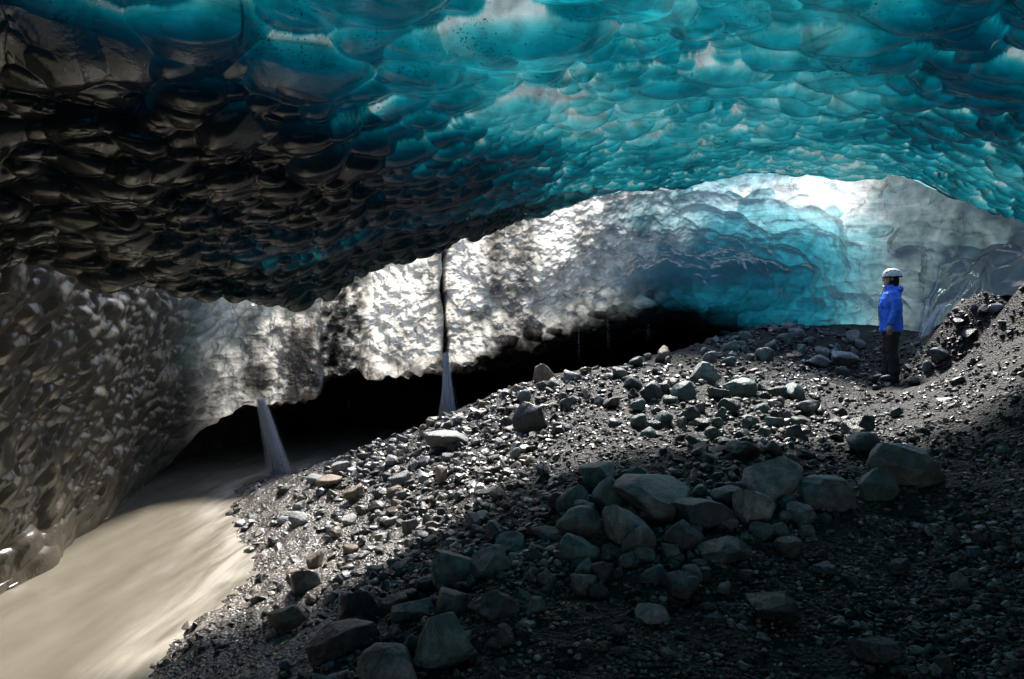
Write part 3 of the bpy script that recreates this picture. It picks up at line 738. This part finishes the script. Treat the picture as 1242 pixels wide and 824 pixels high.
def gmat(name, base, wet):
    a = np.array(base)
    return stone_material(name, [(.3, tuple(a*.55)), (.5, tuple(a)), (.7, tuple(a*1.7))], wet=wet, scale=9, bump=.3, vecs=False)
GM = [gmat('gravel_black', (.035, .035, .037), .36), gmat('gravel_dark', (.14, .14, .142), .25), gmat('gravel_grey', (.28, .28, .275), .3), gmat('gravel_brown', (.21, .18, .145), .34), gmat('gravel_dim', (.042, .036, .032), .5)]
lit = lambda u, v: 1.0
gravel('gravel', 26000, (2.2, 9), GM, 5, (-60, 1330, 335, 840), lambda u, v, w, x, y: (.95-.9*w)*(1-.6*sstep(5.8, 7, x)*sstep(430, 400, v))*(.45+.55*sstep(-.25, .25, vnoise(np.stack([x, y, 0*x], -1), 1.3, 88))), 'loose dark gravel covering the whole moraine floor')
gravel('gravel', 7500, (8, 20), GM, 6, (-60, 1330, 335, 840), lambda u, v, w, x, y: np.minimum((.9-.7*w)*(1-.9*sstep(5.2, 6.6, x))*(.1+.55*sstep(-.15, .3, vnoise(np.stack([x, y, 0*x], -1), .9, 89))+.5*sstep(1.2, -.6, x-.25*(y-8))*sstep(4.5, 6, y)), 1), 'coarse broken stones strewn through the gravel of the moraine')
# ------------------------------------------------------------------ falling water
def veil_material():
    m, nt, nd, lk = new_mat('falling_water')
    out = N_(nt, 'ShaderNodeOutputMaterial'); al = N_(nt, 'ShaderNodeAttribute', attribute_name='cover')
    d = N_(nt, 'ShaderNodeBsdfDiffuse'); d.inputs['Color'].default_value = (.93, .93, .96, 1)
    t = N_(nt, 'ShaderNodeBsdfTranslucent'); t.inputs['Color'].default_value = (.93, .93, .96, 1)
    mx = N_(nt, 'ShaderNodeMixShader'); mx.inputs[0].default_value = .55; lk.new(d.outputs[0], mx.inputs[1]); lk.new(t.outputs[0], mx.inputs[2])
    tr = N_(nt, 'ShaderNodeBsdfTransparent'); m2 = N_(nt, 'ShaderNodeMixShader')
    lk.new(al.outputs['Fac'], m2.inputs[0]); lk.new(tr.outputs[0], m2.inputs[1]); lk.new(mx.outputs[0], m2.inputs[2])
    lk.new(m2.outputs[0], out.inputs['Surface']); return m
VEIL = veil_material()
def stream(name, path, w0, w1, n, seed, alpha, label, cat='waterfall', spread=1.0):
    """path: points of the falling jet; n thin round strands fan out from width w0 to w1"""
    rng = np.random.default_rng(seed); path = np.array(path); S = 36
    base = np.einsum('si,ik->sk', crmat(len(path), np.linspace(0, len(path)-1, S)), path)
    V = []; Fc = []; A = []; k6 = 5
    f = np.linspace(0, 1, S)
    for i in range(n):
        a = rng.uniform(0, 6.28); q = min(abs(rng.normal(0, .72)), 1.9)
        off = np.array([math.cos(a)*q, math.sin(a)*q*.7, 0])
        wdt = (w0+(w1-w0)*f**1.3)/2
        c = base+off[None]*wdt[:, None]+np.stack([.004*vnoise(np.stack([f*9+i, 0*f, 0*f], -1), 1, seed), 0*f, 0*f], -1)
        r = (.003+.006*rng.random())*(1+1.8*f)*spread
        o = len(V)
        sa = rng.uniform(.5, 1.5)
        for s in range(S):
            for j in range(k6):
                b = j/k6*6.283
                V.append((c[s, 0]+r[s]*math.cos(b), c[s, 1]+r[s]*math.sin(b), c[s, 2]))
                A.append(alpha*math.exp(-1.6*q*q)*(1-.5*f[s])*min(1, (f[s]+.02)/.05)*min(1, (1.0-f[s])/.25+.05)*sa)
        for s in range(S-1):
            for j in range(k6):
                p = o+s*k6+j; p2 = o+s*k6+(j+1) % k6
                Fc.append((p, p2, p2+k6, p+k6))
    me = make_mesh(name, V, Fc); attr_f(me, 'cover', np.clip(A, 0, 1))
    return tag(link(name, me, VEIL), label, cat, kind='thing')
stream('waterfall', [at(316,484,12.0), at(322,505,12.0), at(330,535,12.0), at(337,562,12.0), at(342,590,12.0)], .13, .40, 340, 1, .85, 'white waterfall spouting from the ice edge and curving into the far end of the river')
stream('waterfall', [at(541,428,14.2), at(542,455,14.1), at(543,480,14.0), at(543,500,14.0), at(543,524,14.0)], .09, .42, 320, 2, .75, 'narrow waterfall dropping straight from the dark slot in the white back wall')
stream('waterfall', [at(1144,372,12.6), at(1137,378,12.5), at(1130,390,12.4), at(1124,404,12.35), at(1120,420,12.3)], .07, .30, 110, 3, .6, 'small waterfall fanning out of the grey ice right of the person', spread=1.1)
for k, (u, v0, v1, y) in enumerate([(702,358,440,14.6), (737,360,432,14.7), (787,352,418,14.6)]):
    stream('water_drip', [at(u,v0,y), at(u,(v0*2+v1)/3,y), at(u+.5,(v0+v1*2)/3,y), at(u+.5,v1,y)], .05, .12, 7, 20+k, .05,
           ['faint thread of drips, leftmost of three, under the dark ice bulge', 'faint thread of drips, middle of three, under the dark ice bulge', 'faint thread of drips, rightmost of three, nearest the person'][k], 'dripping water')

# ------------------------------------------------------------------ person: closed parts fused into one skin per part
def bm_loft(bm, rings, n=20):
    """rings: (x, y, z, rx, ry)"""
    vs = []
    for (x, y, z, rx, ry) in rings:
        vs.append([bm.verts.new((x+rx*math.cos(a), y+ry*math.sin(a), z)) for a in [2*math.pi*k/n for k in range(n)]])
    for a, b in zip(vs, vs[1:]):
        for k in range(n): bm.faces.new((a[k], a[(k+1) % n], b[(k+1) % n], b[k]))
    bm.faces.new(vs[0][::-1]); bm.faces.new(vs[-1])
def bm_limb(bm, pts, rad, n=14):
    pts = [Vector(p) for p in pts]; vs = []
    pts = [pts[0]+(pts[0]-pts[1]).normalized()*rad[0]*.6]+pts+[pts[-1]+(pts[-1]-pts[-2]).normalized()*rad[-1]*.6]
    rad = [rad[0]*.55]+list(rad)+[rad[-1]*.55]
    ref = Vector((0, 1, 0)) if abs((pts[-1]-pts[0]).normalized().y) < .9 else Vector((1, 0, 0))
    for i, p in enumerate(pts):
        d = (pts[min(i+1, len(pts)-1)]-pts[max(i-1, 0)]).normalized()
        s = d.cross(ref).normalized(); t = d.cross(s).normalized()
        vs.append([bm.verts.new(p+(s*math.cos(a)+t*math.sin(a))*rad[i]) for a in [2*math.pi*k/n for k in range(n)]])
    for a, b in zip(vs, vs[1:]):
        for k in range(n): bm.faces.new((a[k], a[(k+1) % n], b[(k+1) % n], b[k]))
    bm.faces.new(vs[0][::-1]); bm.faces.new(vs[-1])
def bm_ball(bm, c, r):
    g = bmesh.ops.create_uvsphere(bm, u_segments=16, v_segments=10, radius=1)['verts']
    for v in g: v.co = Vector((v.co.x*r[0]+c[0], v.co.y*r[1]+c[1], v.co.z*r[2]+c[2]))
def fused(name, build, voxel, mat, parent, smooth=2, crease=None):
    bm = bmesh.new(); build(bm); bmesh.ops.recalc_face_normals(bm, faces=bm.faces)
    me = bpy.data.meshes.new(name); bm.to_mesh(me); bm.free()
    t = bpy.data.objects.new('scratch', me); COL.objects.link(t)
    r = t.modifiers.new('r', 'REMESH'); r.mode = 'VOXEL'; r.voxel_size = voxel
    if smooth:
        sm = t.modifiers.new('s', 'SMOOTH'); sm.iterations = smooth; sm.factor = .5
    dg = bpy.context.evaluated_depsgraph_get()
    me2 = bpy.data.meshes.new_from_object(t.evaluated_get(dg)); bpy.data.objects.remove(t); bpy.data.meshes.remove(me)
    if crease:
        V = np.zeros(len(me2.vertices)*3); me2.vertices.foreach_get('co', V); V = V.reshape(-1, 3)
        Nn = np.zeros(len(V)*3); me2.vertices.foreach_get('normal', Nn); V = V+Nn.reshape(-1, 3)*crease(V)[:, None]
        me2.vertices.foreach_set('co', V.ravel())
    me2.polygons.foreach_set('use_smooth', np.ones(len(me2.polygons), bool)); me2.update()
    me2.materials.clear()
    return link(name, me2, mat, parent)

SKIN = simple_mat('skin', (.50, .30, .22), .5, .4, .1, 40)
BLUE = simple_mat('blue_shell_fabric', (.03, .19, .95), .45, .5, .12, 18, .25)
TROUS = simple_mat('black_trouser_fabric', (.016, .016, .02), .6, .4, .2, 25, .3)
BOOT = simple_mat('black_boot_leather', (.02, .022, .028), .4, .5, .2, 40, .2)
SOLE = simple_mat('rubber_sole', (.012, .012, .013), .7)
SHELL = simple_mat('white_helmet_shell', (.78, .79, .80), .25, .5)
BLACK = simple_mat('black_knit', (.012, .012, .013), .8, .3, .2, 60, .4)
GREYW = simple_mat('pale_lining', (.55, .57, .6), .6)
HEADC = (-.01, 0, 1.55)
def body(bm):
    bm_loft(bm, [(-.055,0,1.545,.03,.03), (-.048,0,1.56,.062,.05), (-.022,0,1.60,.088,.066), (-.006,0,1.65,.098,.075), (0,0,1.70,.1,.078), (.005,0,1.74,.09,.072), (.008,0,1.77,.06,.05), (.008,0,1.785,.02,.018)])
    bm_limb(bm, [(-.098,0,1.682), (-.112,0,1.655), (-.12,0,1.638)], [.012, .014, .015], 10)      # nose
    bm_ball(bm, (-.085,0,1.565), (.022, .026, .018)); bm_ball(bm, (-.098,0,1.605), (.012, .026, .007)); bm_ball(bm, (-.097,0,1.593), (.012, .024, .008))
    for s in (-1, 1):
        bm_ball(bm, (-.088, s*.032, 1.692), (.014, .022, .009)); bm_ball(bm, (.005, s*.079, 1.655), (.02, .012, .034))
    bm_limb(bm, [(.015,0,1.40), (.005,0,1.50), (-.005,0,1.60)], [.075, .06, .058])
    bm_loft(bm, [(0,0,.82,.11,.16), (0,0,.95,.115,.165), (0,0,1.1,.105,.15), (0,0,1.28,.12,.175), (0,0,1.40,.1,.18), (.01,0,1.46,.06,.08)])
    for s in (-1, 1):
        e = ELB[s]; w = WRI[s]
        bm_limb(bm, [(.01,s*.175,1.40), e, w], [.055, .045, .03]); hand(bm, w, s)
        bm_limb(bm, [(0,s*.09,.88), KNE[s], ANK[s]], [.085, .058, .042])
        bm_limb(bm, [ANK[s], (ANK[s][0]-.08, ANK[s][1], .05), (ANK[s][0]-.16, ANK[s][1], .04)], [.042, .04, .03])
ELB = {-1: (.045,-.255,1.15), 1: (.05,.25,1.15)}
WRI = {-1: (-.035,-.262,.92), 1: (-.07,.25,.93)}
KNE = {-1: (-.005,-.1,.5), 1: (-.045,.1,.5)}
ANK = {-1: (.03,-.105,.1), 1: (-.06,.1,.1)}
def hand(bm, w, s):
    x, y, z = w
    bm_limb(bm, [(x, y, z), (x-.008, y, z-.05), (x-.012, y, z-.09)], [.03, .036, .036], 12)
    for k, (dx, L) in enumerate([(-.03, .078), (-.010, .088), (.010, .082), (.028, .066)]):            # four curled fingers
        bx = x-.012+dx
        bm_limb(bm, [(bx, y, z-.09), (bx-.006, y+s*.004, z-.09-L*.45), (bx-.004, y-s*.014, z-.09-L*.8), (bx+.0, y-s*.03, z-.09-L*.95)], [.0105, .0095, .009, .008], 8)
    bm_limb(bm, [(x-.025, y, z-.035), (x-.052, y-s*.008, z-.07), (x-.056, y-s*.018, z-.105)], [.014, .012, .0095], 8)   # thumb
pu, pv = 1081, 464
px_, py_, _ok = ground_hit([pu], [pv]); px_, py_ = float(px_[0]), float(py_[0])
pz_ = float(ground_full(np.array([px_]), np.array([py_]))[0])
person = fused('person', body, .0075, SKIN, None, 1)
tag(person, 'person in a bright blue hooded jacket and white helmet standing on the gravel looking left', 'person')
def wrinkle(V): return .010*fbm(V*np.array([1, 1, 1.6]), 7, 3, 3)+.006*np.abs(vnoise(V*np.array([1, 1, 2.2]), 13, 4))
def jacket(bm):
    bm_loft(bm, [(.0,0,.80,.17,.205), (0,0,.83,.175,.21), (0,0,.95,.168,.2), (-.005,0,1.08,.165,.195), (-.012,0,1.22,.168,.205), (-.01,0,1.34,.15,.21), (0,0,1.42,.125,.185), (.005,0,1.47,.095,.115), (-.005,0,1.52,.085,.085), (-.012,0,1.555,.082,.08)], 26)
    for s in (-1, 1):
        w = WRI[s]
        bm_limb(bm, [(.012,s*.165,1.40), (.03,s*.225,1.28), ELB[s], ((ELB[s][0]+w[0])/2, (ELB[s][1]+w[1])/2, (ELB[s][2]+w[2])/2), (w[0], w[1], w[2]-.0)], [.088, .088, .076, .068, .055])
    bm_limb(bm, [(.055,-.12,1.47), (.105,-.05,1.485), (.115,0,1.49), (.105,.05,1.485), (.055,.12,1.47)], [.04, .055, .06, .055, .04])   # rolled hood
    bm_ball(bm, (.10,0,1.43), (.05, .10, .08))
jk = fused('jacket', jacket, .011, BLUE, person, 2, wrinkle)
def add_strip(name, pts, rad, mat, parent):
    def b(bm): bm_limb(bm, pts, rad, 10)
    return fused(name, b, .004, mat, parent, 1)
add_strip('zip', [(-.178,-.01,.86), (-.178,-.01,1.0), (-.186,-.01,1.2), (-.165,-.008,1.34), (-.13,-.006,1.43), (-.105,-.005,1.5)], [.006]*6, SOLE, jk)
add_strip('collar_lining', [(-.105,-.05,1.53), (-.12,0,1.545), (-.105,.05,1.53)], [.012]*3, GREYW, jk)
def pocket(bm):
    bm_limb(bm, [(-.155,-.11,1.28), (-.15,-.13,1.18)], [.014, .014], 10)
fused('pocket', pocket, .005, BLUE, jk, 1)
def trousers(bm):
    bm_loft(bm, [(0,0,.74,.13,.17), (0,0,.82,.145,.185), (0,0,.95,.14,.18), (0,0,1.0,.12,.17)])
    for s in (-1, 1):
        a = ANK[s]; k = KNE[s]
        bm_limb(bm, [(0,s*.092,.84), ((k[0])*.5,s*.097,.68), k, ((k[0]+a[0])/2+.012,(k[1]+a[1])/2,.3), (a[0],a[1],.12)], [.112, .102, .084, .08, .08])
fused('trousers', trousers, .011, TROUS, person, 2, wrinkle)
for s in (-1, 1):
    a = ANK[s]
    def boot(bm):
        bm_limb(bm, [(a[0],a[1],.17), (a[0],a[1],.09)], [.062, .06])
        bm_limb(bm, [(a[0]+.03,a[1],.06), (a[0]-.06,a[1],.062), (a[0]-.15,a[1],.048), (a[0]-.19,a[1],.042)], [.052, .056, .05, .038])
    b = fused('boot', boot, .008, BOOT, person, 2)
    def sole(bm):
        for x0, w in ((.075, .035), (.03, .046), (-.05, .045), (-.14, .052), (-.2, .042), (-.225, .02)): pass
        prof = [(.08, .025), (.06, .042), (0, .046), (-.06, .044), (-.13, .054), (-.19, .05), (-.225, .03)]
        lo = [bm.verts.new((a[0]+x, a[1]+w, 0)) for x, w in prof]+[bm.verts.new((a[0]+x, a[1]-w, 0)) for x, w in prof[::-1]]
        hi = [bm.verts.new((v.co.x, v.co.y, .03)) for v in lo]; n = len(lo)
        bm.faces.new(lo); bm.faces.new(hi[::-1])
        for k in range(n): bm.faces.new((lo[k], hi[k], hi[(k+1) % n], lo[(k+1) % n]))
    fused('sole', sole, .006, SOLE, b, 1)
def balaclava(bm):
    bm_loft(bm, [(.02,0,1.53,.075,.075), (.03,0,1.57,.082,.08), (.028,0,1.62,.088,.085), (.018,0,1.68,.092,.088), (.008,0,1.72,.108,.088), (.008,0,1.76,.09,.075), (.008,0,1.795,.03,.03)])
fused('hat', balaclava, .008, BLACK, person, 2)
def helmet(bm):
    n = 28; R = []
    for t in range(9):
        a = t/8*math.pi/2; R.append((.012, 0, 1.705+.125*math.sin(a)+.0, .142*math.cos(a)**.8+.002, .118*math.cos(a)**.8+.002))
    bm_loft(bm, [(.012,0,1.688,.146,.12)]+R, n)
hl = fused('helmet', helmet, .007, SHELL, person, 2)
for k, (x, z) in enumerate([(-.07,1.765), (-.02,1.785), (.035,1.785), (.09,1.765)]):
    yv = -.122*math.sqrt(max(.05, 1-((x-.012)/.15)**2-((z-1.7)/.135)**2))
    def vent(bm, x=x, z=z, yv=yv): bm_limb(bm, [(x-.014, yv*1.0, z-.004), (x+.014, yv*1.0, z+.004)], [.009, .009], 8)
    fused('vent', vent, .004, SOLE, hl, 1)
def rim(bm):
    pts = [(.012+.147*math.cos(a), .121*math.sin(a), 1.69) for a in [2*math.pi*k/24 for k in range(25)]]
    bm_limb(bm, pts, [.007]*25, 8)
fused('rim', rim, .004, SOLE, hl, 0)
add_strip('strap', [(-.02,-.092,1.69), (-.03,-.085,1.62), (-.05,-.05,1.545)], [.007]*3, SOLE, hl)
H_TARGET = (pv-327)/F*py_
person.scale = (H_TARGET/1.83,)*3
person.location = (px_, py_, pz_-.005); person.rotation_euler = (0, 0, math.radians(-23))
# ------------------------------------------------------------------ light, sky, camera
SUN_EL, SUN_AZ = math.radians(52), math.radians(5)      # azimuth from +Y towards +X
sv = Vector((math.sin(SUN_AZ)*math.cos(SUN_EL), math.cos(SUN_AZ)*math.cos(SUN_EL), math.sin(SUN_EL)))
sd = bpy.data.lights.new('sun', 'SUN'); sd.energy = 5; sd.angle = math.radians(9); sd.color = (1, .96, .9)
so = bpy.data.objects.new('sun', sd); COL.objects.link(so); so.location = sv*60; so.rotation_euler = sv.to_track_quat('Z', 'Y').to_euler()
w = bpy.data.worlds.new('World'); SC.world = w; w.use_nodes = True
nt = w.node_tree; nt.nodes.clear()
sk = nt.nodes.new('ShaderNodeTexSky'); sk.sky_type = 'NISHITA'; sk.sun_disc = False; sk.sun_elevation = SUN_EL; sk.sun_rotation = SUN_AZ
bg = nt.nodes.new('ShaderNodeBackground'); bg.inputs['Strength'].default_value = .12
wo = nt.nodes.new('ShaderNodeOutputWorld'); nt.links.new(sk.outputs[0], bg.inputs['Color']); nt.links.new(bg.outputs[0], wo.inputs['Surface'])
cd = bpy.data.cameras.new('camera'); cam = bpy.data.objects.new('camera', cd); COL.objects.link(cam)
cd.sensor_width = 36; cd.lens = F/1242*36; cd.clip_end = 500; cd.clip_start = .05
cam.location = (0, 0, CAMZ); cam.rotation_euler = (math.radians(90), 0, 0); SC.camera = cam
SC.view_settings.view_transform = 'Standard'; SC.view_settings.look = 'None'; SC.view_settings.gamma = 1; SC.view_settings.exposure = 1.0
SC.view_settings.use_curve_mapping = False
cy_ = SC.cycles
cy_.use_denoising = True
try: cy_.denoiser = 'OPENIMAGEDENOISE'; cy_.denoising_input_passes = 'RGB_ALBEDO_NORMAL'
except Exception: pass
cy_.max_bounces = 8; cy_.diffuse_bounces = 4; cy_.glossy_bounces = 3; cy_.transmission_bounces = 4; cy_.transparent_max_bounces = 16
cy_.caustics_reflective = False; cy_.caustics_refractive = False; cy_.sample_clamp_indirect = 4
cy_.use_adaptive_sampling = True; cy_.adaptive_threshold = .02
